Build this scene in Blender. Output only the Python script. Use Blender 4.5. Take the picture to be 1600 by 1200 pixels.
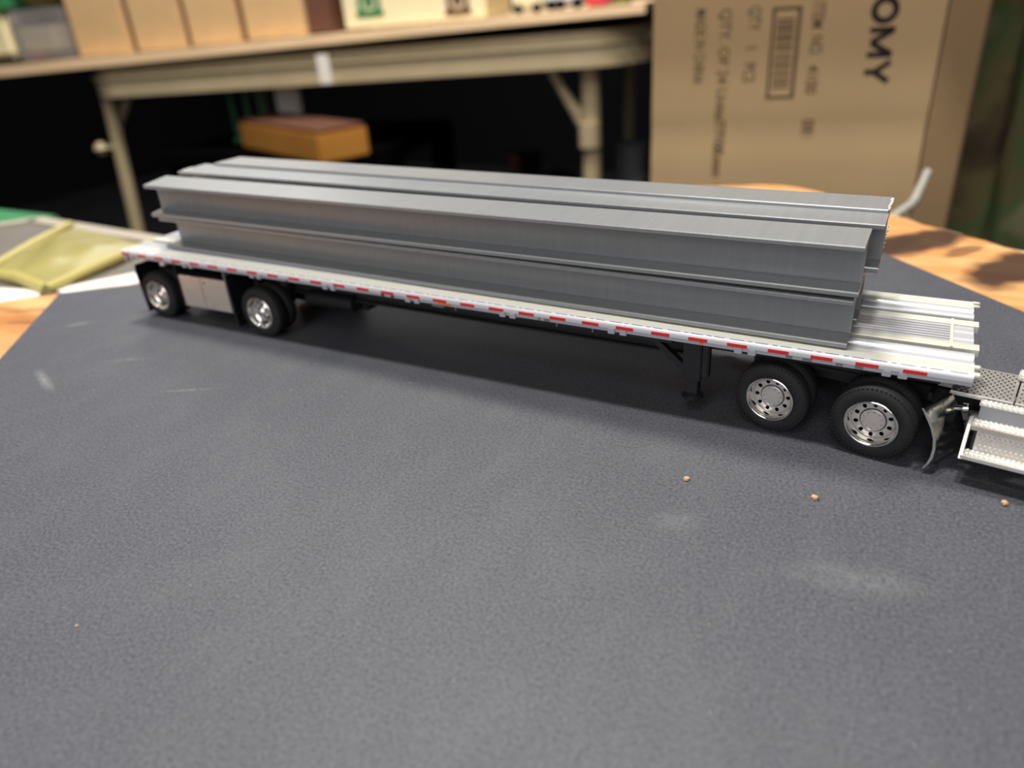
import bpy, bmesh, math, random
from mathutils import Vector, Matrix
random.seed(7)
S = 0.001                       # every coordinate below is in millimetres; the scene is in metres
for o in list(bpy.data.objects): bpy.data.objects.remove(o)
SC = bpy.context.scene
COL = SC.collection
# ------------------------------------------------------------------ camera
F, CX, CY, CZ, PITCH, YAW, ROLL = 1150.27, 237.19, -147.636, 90.124, 0.48103, -0.53334, -0.07697
fwd = Vector((math.sin(YAW)*math.cos(PITCH), math.cos(YAW)*math.cos(PITCH), -math.sin(PITCH)))
rgt = Vector((math.cos(YAW), -math.sin(YAW), 0))
upv = rgt.cross(fwd)
r2 = rgt*math.cos(ROLL) + upv*math.sin(ROLL)
u2 = -rgt*math.sin(ROLL) + upv*math.cos(ROLL)
CAM = Vector((CX, CY, CZ))
cd = bpy.data.cameras.new('camera'); cam = bpy.data.objects.new('camera', cd); COL.objects.link(cam)
cam.matrix_world = Matrix(((r2.x, u2.x, -fwd.x, CX*S), (r2.y, u2.y, -fwd.y, CY*S), (r2.z, u2.z, -fwd.z, CZ*S), (0, 0, 0, 1)))
cd.sensor_width = 36; cd.lens = 36*F/1600; cd.clip_start = 0.005; cd.clip_end = 20
cd.dof.use_dof = True; cd.dof.focus_distance = 0.158; cd.dof.aperture_fstop = cd.lens/2.3
SC.camera = cam
def at(u, v, d):                # a point seen at photo pixel (u, v), d millimetres deep
    return CAM + fwd*d + r2*((u-800)/F*d) + u2*((600-v)/F*d)
# ------------------------------------------------------------------ world, lights, exposure
W = bpy.data.worlds.new('world'); SC.world = W; W.use_nodes = True
W.node_tree.nodes['Background'].inputs[0].default_value = (0.75, 0.85, 1.0, 1)
W.node_tree.nodes['Background'].inputs[1].default_value = 0.06
SC.view_settings.view_transform = 'Standard'; SC.view_settings.look = 'None'
SC.view_settings.gamma = 1; SC.view_settings.use_curve_mapping = False
SC.view_settings.exposure = 0.0
def area(name, loc, target, size, power, color, sy=None):
    l = bpy.data.lights.new(name, 'AREA'); l.size = size*S; l.energy = power; l.color = color
    if sy: l.shape = 'RECTANGLE'; l.size_y = sy*S
    o = bpy.data.objects.new(name, l); COL.objects.link(o); o.location = Vector(loc)*S
    o.rotation_euler = (Vector(target)-Vector(loc)).to_track_quat('-Z', 'Y').to_euler()
    o['label'] = 'area light'; return o
area('key_light', (190, -30, 1150), (150, 20, 0), 90, 7.6, (1.0, 0.96, 0.9))
area('ceiling_light', (-1500, 1400, 1250), (-100, 200, 0), 600, 7, (.94, 0.98, 1.0), 900)
area('background_fill', (-300, 500, 1600), (-700, 1100, 0), 300, 40, (1.0, 0.94, 0.84))  # added fill that brightens the folding table and the boxes on it
area('fill_light', (200, -1000, 420), (150, 100, 20), 700, 4.4, (1.0, 0.96, 0.94))
area('bounce_fill', (300, -1300, 1900), (0, 700, 0), 700, 9, (1.0, 0.95, 0.88))  # added soft fill from the camera side, stands in for room bounce
area('overhead_fill', (-150, -60, 1750), (-100, 300, 0), 160, 13, (1.0, 0.95, 0.88))  # added overhead fill to lift the carton and background
# ------------------------------------------------------------------ materials
def mat(name, color, rough=0.5, metal=0.0, noise=0.0, nscale=400, bump=0.0, bscale=800, spec=0.5, stretch=None, alpha=None):
    m = bpy.data.materials.new(name); m.use_nodes = True; N = m.node_tree.nodes; L = m.node_tree.links
    b = N['Principled BSDF']; b.inputs['Roughness'].default_value = rough; b.inputs['Metallic'].default_value = metal
    b.inputs['Specular IOR Level'].default_value = spec
    c = tuple(color)+(1,)
    b.inputs['Base Color'].default_value = c
    tc = N.new('ShaderNodeTexCoord'); mp = N.new('ShaderNodeMapping'); L.new(tc.outputs['Object'], mp.inputs[0])
    if stretch: mp.inputs['Scale'].default_value = stretch
    if noise:
        n = N.new('ShaderNodeTexNoise'); n.inputs['Scale'].default_value = nscale; n.inputs['Detail'].default_value = 4
        L.new(mp.outputs[0], n.inputs[0])
        r = N.new('ShaderNodeMapRange'); r.inputs[1].default_value = .3; r.inputs[2].default_value = .7
        r.inputs[3].default_value = 1-noise; r.inputs[4].default_value = 1+noise
        L.new(n.outputs[0], r.inputs[0])
        mx = N.new('ShaderNodeMix'); mx.data_type = 'RGBA'; mx.blend_type = 'MULTIPLY'; mx.inputs[0].default_value = 1
        mx.inputs[6].default_value = c; L.new(r.outputs[0], mx.inputs[7]); L.new(mx.outputs[2], b.inputs['Base Color'])
    if bump:
        n2 = N.new('ShaderNodeTexNoise'); n2.inputs['Scale'].default_value = bscale; n2.inputs['Detail'].default_value = 3
        L.new(mp.outputs[0], n2.inputs[0])
        bp = N.new('ShaderNodeBump'); bp.inputs['Strength'].default_value = bump; bp.inputs['Distance'].default_value = 0.0001
        L.new(n2.outputs[0], bp.inputs['Height']); L.new(bp.outputs[0], b.inputs['Normal'])
    if alpha is not None: b.inputs['Alpha'].default_value = alpha
    return m
def srgb(r, g, b): return tuple(((c/255)/12.92 if c/255 <= .04045 else ((c/255+.055)/1.055)**2.4) for c in (r, g, b))
M = {}
M['filament'] = mat('filament', srgb(140, 143, 146), .32, .2, .05, 900, .15, 2500, stretch=(1, .05, .05))
M['cream'] = mat('cream', srgb(200, 199, 187), .42, 0, .03, 500)
M['white'] = mat('white', srgb(222, 222, 222), .4, 0.0)
M['silver'] = mat('silver', srgb(200, 201, 206), .3, .3, .015, 900, stretch=(.05, 1, 1))
M['railgrey'] = mat('railgrey', srgb(206, 207, 211), .4, .1)
M['railshade'] = mat('railshade', srgb(172, 176, 188), .5, .1)  # rail grey darkened, shade of the recessed lower rail put into the colour
M['panel'] = mat('panel', srgb(215, 205, 196), .3, .5, .04, 300)
M['red'] = mat('red', srgb(222, 40, 44), .45)
M['amber'] = mat('amber', srgb(225, 130, 85), .35)
M['mark'] = mat('mark', srgb(120, 122, 128), .5)
M['darkmark'] = mat('darkmark', srgb(60, 60, 62), .6)
M['black'] = mat('black', srgb(22, 24, 28), .5, 0, .1, 600)
M['rubber'] = mat('rubber', srgb(26, 27, 30), .72, 0, .08, 900, .2, 2500)
M['chrome'] = mat('chrome', (.82, .80, .76), .13, 1.0, .06, 900, .3, 1500)
M['tread'] = mat('tread', srgb(226, 224, 218), .25, .45, .06, 700)
M['steel_face'] = mat('steel_face', srgb(210, 206, 203), .3, .45, .06, 700)
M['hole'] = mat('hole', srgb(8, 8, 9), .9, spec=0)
M['chassis_grey'] = mat('chassis_grey', srgb(165, 162, 160), .4, .5, .06, 700)
M['tan'] = mat('tan', srgb(200, 166, 120), .85, 0, .05, 30)
M['carton'] = mat('carton', srgb(226, 192, 144), .8, 0, .04, 12)
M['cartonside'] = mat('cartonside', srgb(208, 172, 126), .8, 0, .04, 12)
M['ink'] = mat('ink', srgb(52, 46, 42), .8)
M['inkfade'] = mat('inkfade', srgb(112, 88, 60), .85)
M['tablerim'] = mat('tablerim', srgb(176, 160, 128), .4, 0, .06, 20)
M['plywood'] = mat('plywood', srgb(232, 200, 160), .6, 0, .15, 30, stretch=(.2, 1, 3))
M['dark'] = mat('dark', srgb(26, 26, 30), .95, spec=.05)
M['floor'] = mat('floor', srgb(34, 34, 38), .85, 0, .5, 4)
M['creambox'] = mat('creambox', srgb(226, 216, 178), .6)
M['green'] = mat('green', srgb(48, 120, 74), .6)
M['brown'] = mat('brown', srgb(96, 60, 44), .7)
M['orange'] = mat('orange', srgb(178, 122, 48), .65, 0, .12, 10)
M['plainwhite'] = mat('plainwhite', srgb(228, 224, 215), .6)
M['metalrod'] = mat('metalrod', srgb(212, 210, 198), .35, .3)
M['olive'] = mat('olive', srgb(112, 106, 52), .85, 0, .4, 60, .5, 100)
M['bag'] = mat('bag', srgb(150, 142, 88), .35, 0, .12, 25, .3, 60)
M['bagedge'] = mat('bagedge', srgb(178, 166, 102), .3)
M['greyboard'] = mat('greyboard', srgb(104, 98, 92), .6, 0, .08, 30)
M['greyedge'] = mat('greyedge', srgb(160, 152, 138), .6)
M['pinkred'] = mat('pinkred', srgb(200, 60, 70), .6)
M['crumb'] = mat('crumb', srgb(196, 158, 120), .8, 0, .2, 2000)
M['speck'] = mat('speck', srgb(190, 186, 176), .8)
M['clear'] = mat('clear', srgb(150, 146, 146), .15, 0, alpha=.55)

def paper_mat():
    m = bpy.data.materials.new('black_card'); m.use_nodes = True; N = m.node_tree.nodes; L = m.node_tree.links
    b = N['Principled BSDF']; b.inputs['Roughness'].default_value = .62; b.inputs['Specular IOR Level'].default_value = .55
    tc = N.new('ShaderNodeTexCoord')
    def noise(sc, det, sx=1, sy=1, rz=0):
        mp = N.new('ShaderNodeMapping'); mp.inputs['Scale'].default_value = (sx, sy, 1); mp.inputs['Rotation'].default_value = (0, 0, rz)
        L.new(tc.outputs['Object'], mp.inputs[0])
        n = N.new('ShaderNodeTexNoise'); n.inputs['Scale'].default_value = sc; n.inputs['Detail'].default_value = det
        n.inputs['Roughness'].default_value = .7
        L.new(mp.outputs[0], n.inputs[0]); return n.outputs[0]
    def rng(s, a, b_, c, d):
        r = N.new('ShaderNodeMapRange'); r.inputs[1].default_value = a; r.inputs[2].default_value = b_
        r.inputs[3].default_value = c; r.inputs[4].default_value = d; L.new(s, r.inputs[0]); return r.outputs[0]
    def mixc(fac, c1, c2):
        x = N.new('ShaderNodeMix'); x.data_type = 'RGBA'
        if hasattr(fac, 'is_linked'): L.new(fac, x.inputs[0])
        else: x.inputs[0].default_value = fac
        for i, c in ((6, c1), (7, c2)):
            if isinstance(c, tuple): x.inputs[i].default_value = c
            else: L.new(c, x.inputs[i])
        return x.outputs[2]
    base = mixc(rng(noise(1500, 8), .36, .64, 0, 1), srgb(42, 44, 53)+(1,), srgb(83, 86, 95)+(1,))
    base = mixc(rng(noise(90, 4, 1, .5, .4), .45, .7, 0, .1), base, srgb(112, 113, 118)+(1,))
    sp = rng(noise(3200, 1), .70, .76, 0, .55)
    base = mixc(sp, base, srgb(150, 148, 142)+(1,))
    # chalky scuffs of the card: (x, y, half length, half width, angle, strength)
    geo = tc.outputs['Object']
    for (x, y, a, w, ang, st) in ((-15, -14.5, 6, 1.1, .9, .55), (18, -47, 12, 2.0, -.35, .4), (66, -35, 9, .8, .5, .28), (30, -28, 9, .9, .6, .22), (206, -37, 6, 4, .4, .14), (238, -40, 14, 5, .2, .15)):
        mp = N.new('ShaderNodeMapping'); mp.vector_type = 'TEXTURE'
        mp.inputs['Location'].default_value = (x*S, y*S, 0); mp.inputs['Rotation'].default_value = (0, 0, ang); mp.inputs['Scale'].default_value = (a*S, w*S, 1)
        L.new(geo, mp.inputs[0])
        ln = N.new('ShaderNodeVectorMath'); ln.operation = 'LENGTH'; L.new(mp.outputs[0], ln.inputs[0])
        f = rng(ln.outputs['Value'], .1, 1, st, 0)
        mu = N.new('ShaderNodeMath'); mu.operation = 'MULTIPLY'; L.new(f, mu.inputs[0]); L.new(rng(noise(500, 3), .3, .65, 0, 1), mu.inputs[1])
        base = mixc(mu.outputs[0], base, srgb(175, 174, 172)+(1,))
    L.new(base, b.inputs['Base Color'])
    bp = N.new('ShaderNodeBump'); bp.inputs['Strength'].default_value = .35; bp.inputs['Distance'].default_value = .00005
    L.new(noise(4200, 4), bp.inputs['Height']); L.new(bp.outputs[0], b.inputs['Normal'])
    return m
M['card'] = paper_mat()
def wood_mat():
    m = bpy.data.materials.new('burnt_pine'); m.use_nodes = True; N = m.node_tree.nodes; L = m.node_tree.links
    b = N['Principled BSDF']; b.inputs['Roughness'].default_value = .38
    tc = N.new('ShaderNodeTexCoord')
    mp = N.new('ShaderNodeMapping'); mp.inputs['Rotation'].default_value = (0, 0, -.75); mp.inputs['Scale'].default_value = (12, 75, 12)
    L.new(tc.outputs['Object'], mp.inputs[0])
    n = N.new('ShaderNodeTexNoise'); n.inputs['Scale'].default_value = 1; n.inputs['Detail'].default_value = 6; n.inputs['Distortion'].default_value = .6
    L.new(mp.outputs[0], n.inputs[0])
    cr = N.new('ShaderNodeValToRGB'); L.new(n.outputs[0], cr.inputs[0])
    e = cr.color_ramp.elements; e[0].position = .25; e[0].color = srgb(150, 92, 50)+(1,); e[1].position = .7; e[1].color = srgb(232, 184, 128)+(1,)
    k = e.new(.42); k.color = srgb(205, 146, 92)+(1,)
    col = cr.outputs[0]
    for (x, y, a, w, ang, st) in ((237, 157, 26, 11, .96, .95), (224, 148, 20, 9, .9, .9), (266, 135, 22, 13, 1.1, .95), (252, 150, 12, 4, 1.0, .6), (214, 195, 9, 5, .2, .5), (-50, -12, 10, 1.2, .5, .6), (-62, -14, 8, 1.0, .3, .5), (-38, -20, 9, .8, .3, .5), (285, 120, 14, 9, .9, .8)):
        q = N.new('ShaderNodeMapping'); q.vector_type = 'TEXTURE'
        q.inputs['Location'].default_value = (x*S, y*S, 0); q.inputs['Rotation'].default_value = (0, 0, ang); q.inputs['Scale'].default_value = (a*S, w*S, 1)
        L.new(tc.outputs['Object'], q.inputs[0])
        ln = N.new('ShaderNodeVectorMath'); ln.operation = 'LENGTH'; L.new(q.outputs[0], ln.inputs[0])
        n3 = N.new('ShaderNodeTexNoise'); n3.inputs['Scale'].default_value = 60; L.new(tc.outputs['Object'], n3.inputs[0])
        ad = N.new('ShaderNodeMath'); ad.operation = 'MULTIPLY_ADD'; L.new(n3.outputs[0], ad.inputs[0]); ad.inputs[1].default_value = 1.0; L.new(ln.outputs['Value'], ad.inputs[2])
        r = N.new('ShaderNodeMapRange'); r.inputs[1].default_value = 1.2; r.inputs[2].default_value = 1.6; r.inputs[3].default_value = st; r.inputs[4].default_value = 0
        L.new(ad.outputs[0], r.inputs[0])
        x_ = N.new('ShaderNodeMix'); x_.data_type = 'RGBA'; L.new(r.outputs[0], x_.inputs[0]); L.new(col, x_.inputs[6]); x_.inputs[7].default_value = srgb(62, 46, 40)+(1,)
        col = x_.outputs[2]
    L.new(col, b.inputs['Base Color'])
    return m
M['wood'] = wood_mat()
def camo_mat():
    m = bpy.data.materials.new('camouflage'); m.use_nodes = True; N = m.node_tree.nodes; L = m.node_tree.links
    b = N['Principled BSDF']; b.inputs['Roughness'].default_value = .85
    tc = N.new('ShaderNodeTexCoord')
    n = N.new('ShaderNodeTexNoise'); n.inputs['Scale'].default_value = 11; n.inputs['Detail'].default_value = 2; L.new(tc.outputs['Object'], n.inputs[0])
    cr = N.new('ShaderNodeValToRGB'); L.new(n.outputs[0], cr.inputs[0]); cr.color_ramp.interpolation = 'EASE'
    e = cr.color_ramp.elements; e[0].position = .3; e[0].color = srgb(84, 74, 56)+(1,); e[1].position = .72; e[1].color = srgb(172, 166, 128)+(1,)
    for p, c in ((.4, (112, 94, 68)), (.5, (142, 130, 88)), (.62, (118, 136, 86))):
        k = e.new(p); k.color = srgb(*c)+(1,)
    L.new(cr.outputs[0], b.inputs['Base Color']); return m
M['camo'] = camo_mat()

# ------------------------------------------------------------------ mesh helpers (millimetres in, metres out)
class MB:
    def __init__(s): s.v = []; s.f = []; s.sm = []
    def add(s, vs, fs, smooth=False):
        n = len(s.v); s.v += [tuple(v) for v in vs]; s.f += [tuple(i+n for i in f) for f in fs]; s.sm += [smooth]*len(fs); return s
    def box(s, x0, x1, y0, y1, z0, z1, c=0, m=None):
        if c <= 0:
            vs = [(x, y, z) for x in (x0, x1) for y in (y0, y1) for z in (z0, z1)]
            fs = [(0, 1, 3, 2), (4, 6, 7, 5), (0, 4, 5, 1), (2, 3, 7, 6), (0, 2, 6, 4), (1, 5, 7, 3)]
        else:
            bm = bmesh.new(); bmesh.ops.create_cube(bm, size=1)
            for v in bm.verts: v.co = Vector(((x0+x1)/2+v.co.x*(x1-x0), (y0+y1)/2+v.co.y*(y1-y0), (z0+z1)/2+v.co.z*(z1-z0)))
            bmesh.ops.bevel(bm, geom=bm.edges[:], offset=c, segments=2, affect='EDGES')
            vs = [v.co.copy() for v in bm.verts]; bm.verts.index_update(); fs = [tuple(v.index for v in f.verts) for f in bm.faces]; bm.free()
        if m: vs = [m @ Vector(v) for v in vs]
        return s.add(vs, fs)
    def prism(s, prof, x0, x1, axis='x', closed=True, m=None, smooth=False):
        n = len(prof)
        mk = {'x': lambda a, p: (a, p[0], p[1]), 'y': lambda a, p: (p[0], a, p[1]), 'z': lambda a, p: (p[0], p[1], a)}[axis]
        vs = [mk(x0, p) for p in prof]+[mk(x1, p) for p in prof]
        if m: vs = [m @ Vector(v) for v in vs]
        fs = [(i, (i+1) % n, (i+1) % n+n, i+n) for i in range(n if closed else n-1)]
        s.add(vs, fs, smooth)
        if closed: s.add([], [])
        if closed:
            k = len(s.v)-2*n
            s.f += [tuple(range(k, k+n))[::-1], tuple(range(k+n, k+2*n))]; s.sm += [False, False]
        return s
    def lathe(s, prof, n=48, c=(0, 0, 0), smooth=True, close=False):     # revolve (y, r) about the y axis
        vs = []
        for i in range(n):
            a = 2*math.pi*i/n
            for (y, r) in prof: vs.append((c[0]+r*math.cos(a), c[1]+y, c[2]+r*math.sin(a)))
        k = len(prof); fs = []
        for i in range(n):
            j = (i+1) % n
            for q in range(k if close else k-1):
                p = (q+1) % k
                fs.append((i*k+q, i*k+p, j*k+p, j*k+q))
        return s.add(vs, fs, smooth)
    def tube(s, pts, r, n=12, cap=True):
        pts = [Vector(p) for p in pts]; rs = r if isinstance(r, (list, tuple)) else [r]*len(pts)
        rings = []
        for i, p in enumerate(pts):
            d = (pts[min(i+1, len(pts)-1)]-pts[max(i-1, 0)]).normalized()
            a = d.cross(Vector((0, 0, 1)));
            if a.length < 1e-3: a = d.cross(Vector((1, 0, 0)))
            a.normalize(); b = d.cross(a)
            rings.append([p+(a*math.cos(2*math.pi*k/n)+b*math.sin(2*math.pi*k/n))*rs[i] for k in range(n)])
        vs = [v for R in rings for v in R]
        fs = [(i*n+k, i*n+(k+1) % n, (i+1)*n+(k+1) % n, (i+1)*n+k) for i in range(len(pts)-1) for k in range(n)]
        if cap: fs += [tuple(range(n))[::-1], tuple(range((len(pts)-1)*n, len(pts)*n))]
        return s.add(vs, fs, True)
    def build(s, name, material, parent=None, label=None, smooth=None, cat=None, group=None, kind=None, offset=None):
        me = bpy.data.meshes.new(name)
        o_ = Vector(offset) if offset else Vector((0, 0, 0))
        me.from_pydata([tuple((Vector(v)-o_)*S) for v in s.v], [], s.f); 
        bm = bmesh.new(); bm.from_mesh(me); bmesh.ops.recalc_face_normals(bm, faces=bm.faces); bm.to_mesh(me); bm.free()
        for p, q in zip(me.polygons, s.sm): p.use_smooth = q if smooth is None else smooth
        if any(s.sm): me.set_sharp_from_angle(angle=math.radians(40))
        me.materials.append(M[material] if isinstance(material, str) else material)
        o = bpy.data.objects.new(name, me); COL.objects.link(o)
        if parent: o.parent = parent
        if offset: o.location = o_*S
        return tag(o, label, cat, group, kind)
def tag(o, label=None, cat=None, group=None, kind=None):
    for k, v in (('label', label), ('category', cat), ('group', group), ('kind', kind)):
        if v: o[k] = v
    return o
def empty(name, loc, label, cat, group=None, rz=0):
    o = bpy.data.objects.new(name, None); COL.objects.link(o); o.location = Vector(loc)*S; o.rotation_euler = (0, 0, rz); o.empty_display_size = .01
    return tag(o, label, cat, group)
def copy(o, parent, loc=None):
    c = o.copy(); COL.objects.link(c); c.parent = parent
    if loc is not None: c.location = Vector(loc)*S
    for ch in list(o.children): copy(ch, c)
    return c
def slab(mb, pts, z0, z1, m=None):       # polygon prism
    return mb.prism([tuple(p) for p in pts], z0, z1, 'z', m=m)

# ================================================================== SETTING
ZF = -760
MB().box(-4200, 2600, -1200, 3600, ZF-20, ZF).build('floor', 'floor', kind='structure')
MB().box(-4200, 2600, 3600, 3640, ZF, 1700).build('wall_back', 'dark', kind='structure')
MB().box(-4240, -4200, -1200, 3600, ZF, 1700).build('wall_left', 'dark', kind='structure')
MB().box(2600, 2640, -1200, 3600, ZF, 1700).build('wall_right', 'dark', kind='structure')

# worktop under the slab, the slab, the card
wt = empty('worktop', (-200, 0, ZF), 'grey worktop corner with a pale edge under the papers and the wooden slab', 'table')
zb = -14.0
wpts = [(-259, 114), (-151, 100), (-60, 90), (60, 60), (230, 20), (200, -330), (-60, -330), (-200, -120), (-300, 20)]
wpts = [(-258, 113), (-130, 104), (110, 75), (90, -330), (-330, -300), (-330, 20)]
wl = Vector((-200, 0, ZF))
slab(MB(), [(x+200, y) for x, y in wpts], zb-18-ZF, zb-ZF).build('tabletop', 'greyboard', wt)
e = MB()
for a, b in (((-258, 113), (-130, 104)), ((-130, 104), (110, 75)), ((-258, 113), (-330, 20))):
    a = Vector((a[0]+200, a[1], 0)); b = Vector((b[0]+200, b[1], 0)); d = (b-a).normalized(); n = Vector((-d.y, d.x, 0))
    if n.dot(Vector((40, -140, 0))-a) > 0: n = -n
    slab(e, [(a-n*7)[:2], (b-n*7)[:2], (b+n*3)[:2], (a+n*3)[:2]], zb-19-ZF, zb+1.2-ZF)
e.build('edge_strip', 'greyedge', wt, 'pale edge strip')
for x, y in ((-110, -290), (270, -300), (60, 60), (250, 40)):
    MB().box(x-20, x+20, y-20, y+20, 0, zb-18-ZF, 2).build('leg', 'black', wt)

def smooth_poly(pts, it=2):
    for _ in range(it):
        q = []
        for i in range(len(pts)):
            a = Vector(pts[i]); b = Vector(pts[(i+1) % len(pts)])
            q += [tuple(a*.75+b*.25), tuple(a*.25+b*.75)]
        pts = q
    return pts
edge = [(-110, -60), (-76, -14), (-61, -1), (-47, 14), (-33, 24), (-18, 62), (4, 120), (42, 176), (98, 212), (150, 231), (168, 238), (188, 231.5), (210, 210), (228, 190.5), (240, 179.5), (251, 171), (261, 163), (270, 153), (300, 116), (330, 50), (330, -60), (270, -170), (110, -230), (-50, -180)]
ep = smooth_poly(edge, 1)
rr = random.Random(3)
ep = [(x+rr.uniform(-.8, .8), y+rr.uniform(-.8, .8)) for x, y in ep]
ws = empty('wooden_slab', (0, 0, zb), 'live-edge pine slab with scorched burn marks under the black card', 'wood slab')
o = MB(); slab(o, ep, 0, -.45-zb); ws_top = o.build('slab_body', 'wood', ws)
bk = MB(); c0 = Vector((100, 0))
n = len(ep)
vs = []
for (x, y) in ep:
    d = (Vector((x, y))-c0).normalized(); k = 2.4+rr.uniform(-.8, 1.2)
    vs += [(x-d.x*.4, y-d.y*.4, .1-.45-zb), (x+d.x*k, y+d.y*k, -1.0-.45-zb), (x+d.x*(k+.8), y+d.y*(k+.8), -7-zb-.5), (x+d.x*.2, y+d.y*.2, 0.2)]
fs = [(i*4+q, i*4+q+1, ((i+1) % n)*4+q+1, ((i+1) % n)*4+q) for i in range(n) for q in range(3)]
bk.add(vs, fs, True).build('bark', 'plywood', ws, 'pale stripped bark rim')

u1 = Vector((237.1, 185, 0)).normalized(); u3 = Vector((.671, -.742, 0)).normalized()   # far edge and side edge of the card
A = Vector((-55, 4, 0)); B = Vector((182, 189, 0))
ca = A; cb = B
Cc = B+u3*330; Dd = A+Vector((42.3, -46.8, 0)).normalized()*330
pc = MB()
nx, ny = 24, 24
vs = []
for i in range(nx+1):
    for j in range(ny+1):
        s_, t_ = i/nx, j/ny
        p = (ca*(1-s_)+cb*s_)*(1-t_)+(Dd*(1-s_)+Cc*s_)*t_
        vs.append((p.x, p.y, 0))
fs = [(i*(ny+1)+j, (i+1)*(ny+1)+j, (i+1)*(ny+1)+j+1, i*(ny+1)+j+1) for i in range(nx) for j in range(ny)]
k = len(vs); vs2 = vs+[(x, y, -.4) for x, y, z in vs]; fs2 = fs+[tuple(i+k for i in f)[::-1] for f in fs]
bord = [i*(ny+1) for i in range(nx+1)]+[nx*(ny+1)+j for j in range(1, ny+1)]+[i*(ny+1)+ny for i in range(nx-1, -1, -1)]+[j for j in range(ny-1, 0, -1)]
for a, b in zip(bord, bord[1:]+bord[:1]): fs2.append((a, b, b+k, a+k))
pc.add(vs2, fs2).build('black_card', 'card', label='large sheet of black card with chalky scuffs under the toy truck', cat='card')

# ================================================================== TRAILER
Ht0, Ht1, L = 23.65, 21.44, 250.8
TA = math.asin((Ht0-Ht1)/L)
def HD(x): return Ht0-(Ht0-Ht1)*x/L
tr = empty('flatbed_trailer', (0, 0, 0), 'silver toy flatbed trailer with red tape along its side, loaded with grey girders', 'toy trailer')
def deck(o):
    o.location = Vector((0, 0, Ht0))*S; o.rotation_euler = (0, TA, 0); return o
Wd = 40.5
# side rails
railp = [(1.6, 0), (.75, 0), (.35, -.12), (.08, -.38), (0, -.7), (0, -1.46), (.25, -1.56), (1.6, -1.56)]
raill = [(1.6, -1.58), (.28, -1.58), (.28, -2.35), (.6, -2.5), (1.6, -2.5)]
sr = deck(MB().prism(railp, 0, L, smooth=True).build('side_rail', 'railgrey', tr))
MB().prism(raill, 0, L).build('lower_rail', 'railshade', sr)
railq = [(Wd-a, b) for a, b in railp]
sr2 = deck(MB().prism(railq, 0, L, smooth=True).build('side_rail', 'railgrey', tr))
MB().prism([(Wd-a, b) for a, b in raill], 0, L).build('lower_rail', 'railshade', sr2)
sp = 8.5421
tm = MB().box(0, 4.25, -.09, .12, -1.45, -.66, .05).build('red_tape', 'red', sr)
tm.location = (0, 0, 0)
for i in range(1, 29):
    c = tm.copy(); COL.objects.link(c); c.location = ((-.286+i*sp)*S, 0, 0)
tm.location = (-.1*S, 0, 0)
tf = MB().box(0, 4.25, Wd-.12, Wd+.09, -1.45, -.66, .05).build('red_tape', 'red', sr2)
for i in range(1, 29):
    c = tf.copy(); COL.objects.link(c); c.location = ((-.286+i*sp)*S, 0, 0)
# stake pockets in pairs
pk = None
for xc in (3.2, 32.3, 62.6, 91.8, 121.0, 150.2, 179.4, 208.6, 237.6):
    for dx in (-1.45, 1.45):
        for yy, par in ((0, sr), (Wd, sr2)):
            if pk is None:
                pk = MB().box(-.85, .85, -.12, 1.0, -2.85, -1.5, .12).build('stake_pocket', 'railshade', par); o = pk
            else:
                o = pk.copy(); COL.objects.link(o); o.parent = par
            o.location = ((xc+dx)*S, (yy if yy == 0 else yy-.88)*S, 0)
# thin winch track slots on the rail top
sl = MB(); x = 2; k = 0
while x < L-3:
    w = (2.6, 1.0, 2.2, 3.0, .9)[k % 5]; sl.box(x, x+w, .62, .78, -.02, .03); x += w+(.9, .6, 1.2, .8, .7)[k % 5]; k += 1
deck(sl.build('winch_slots', 'darkmark', tr, 'thin dark slots along the near rail', kind='stuff'))
# small stickers and lamps on the near rail
def rail_item(name, x, z, w, h, m, label):
    return MB().box(x-w/2, x+w/2, .18, .4, z-h/2, z+h/2, .03).build(name, m, sr, label)
for x, w, m in ((217.6, 1.3, 'mark'), (221.2, 1.9, 'mark'), (227.4, 1.3, 'mark'), (231.1, 1.6, 'mark'), (111.0, 1.1, 'darkmark'), (114.3, 1.1, 'darkmark'), (161.1, 1.5, 'mark'), (25.5, 1.2, 'mark'), (75.5, 1.0, 'mark')):
    rail_item('sticker', x, -1.95, w, .62, m, 'small grey rectangular sticker')
o = MB().box(129, 133.4, .12, .4, -2.2, -1.65, .2).build('marker_lamp', 'amber', sr, 'long orange outlined marker')
o = MB(); o.lathe([(-.12, 0), (-.12, .36), (.05, .46), (.3, .46)], 20, (199.0, .2, -1.98)); o.build('marker_lamp', 'amber', sr, 'round orange marker lamp')
for x0, w in ((158.6, .12), (159.2, .12)):
    pass
lt = MB(); lt.tube([(158.7, .26, -2.3), (159.2, .26, -1.7)], .07, 6).tube([(159.0, .26, -1.65), (159.5, .26, -2.3)], .07, 6).tube([(158.75, .26, -1.7), (159.1, .26, -2.0)], .06, 6)
lt.build('sticker', 'ink', sr, 'tiny black printed mark')
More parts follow.
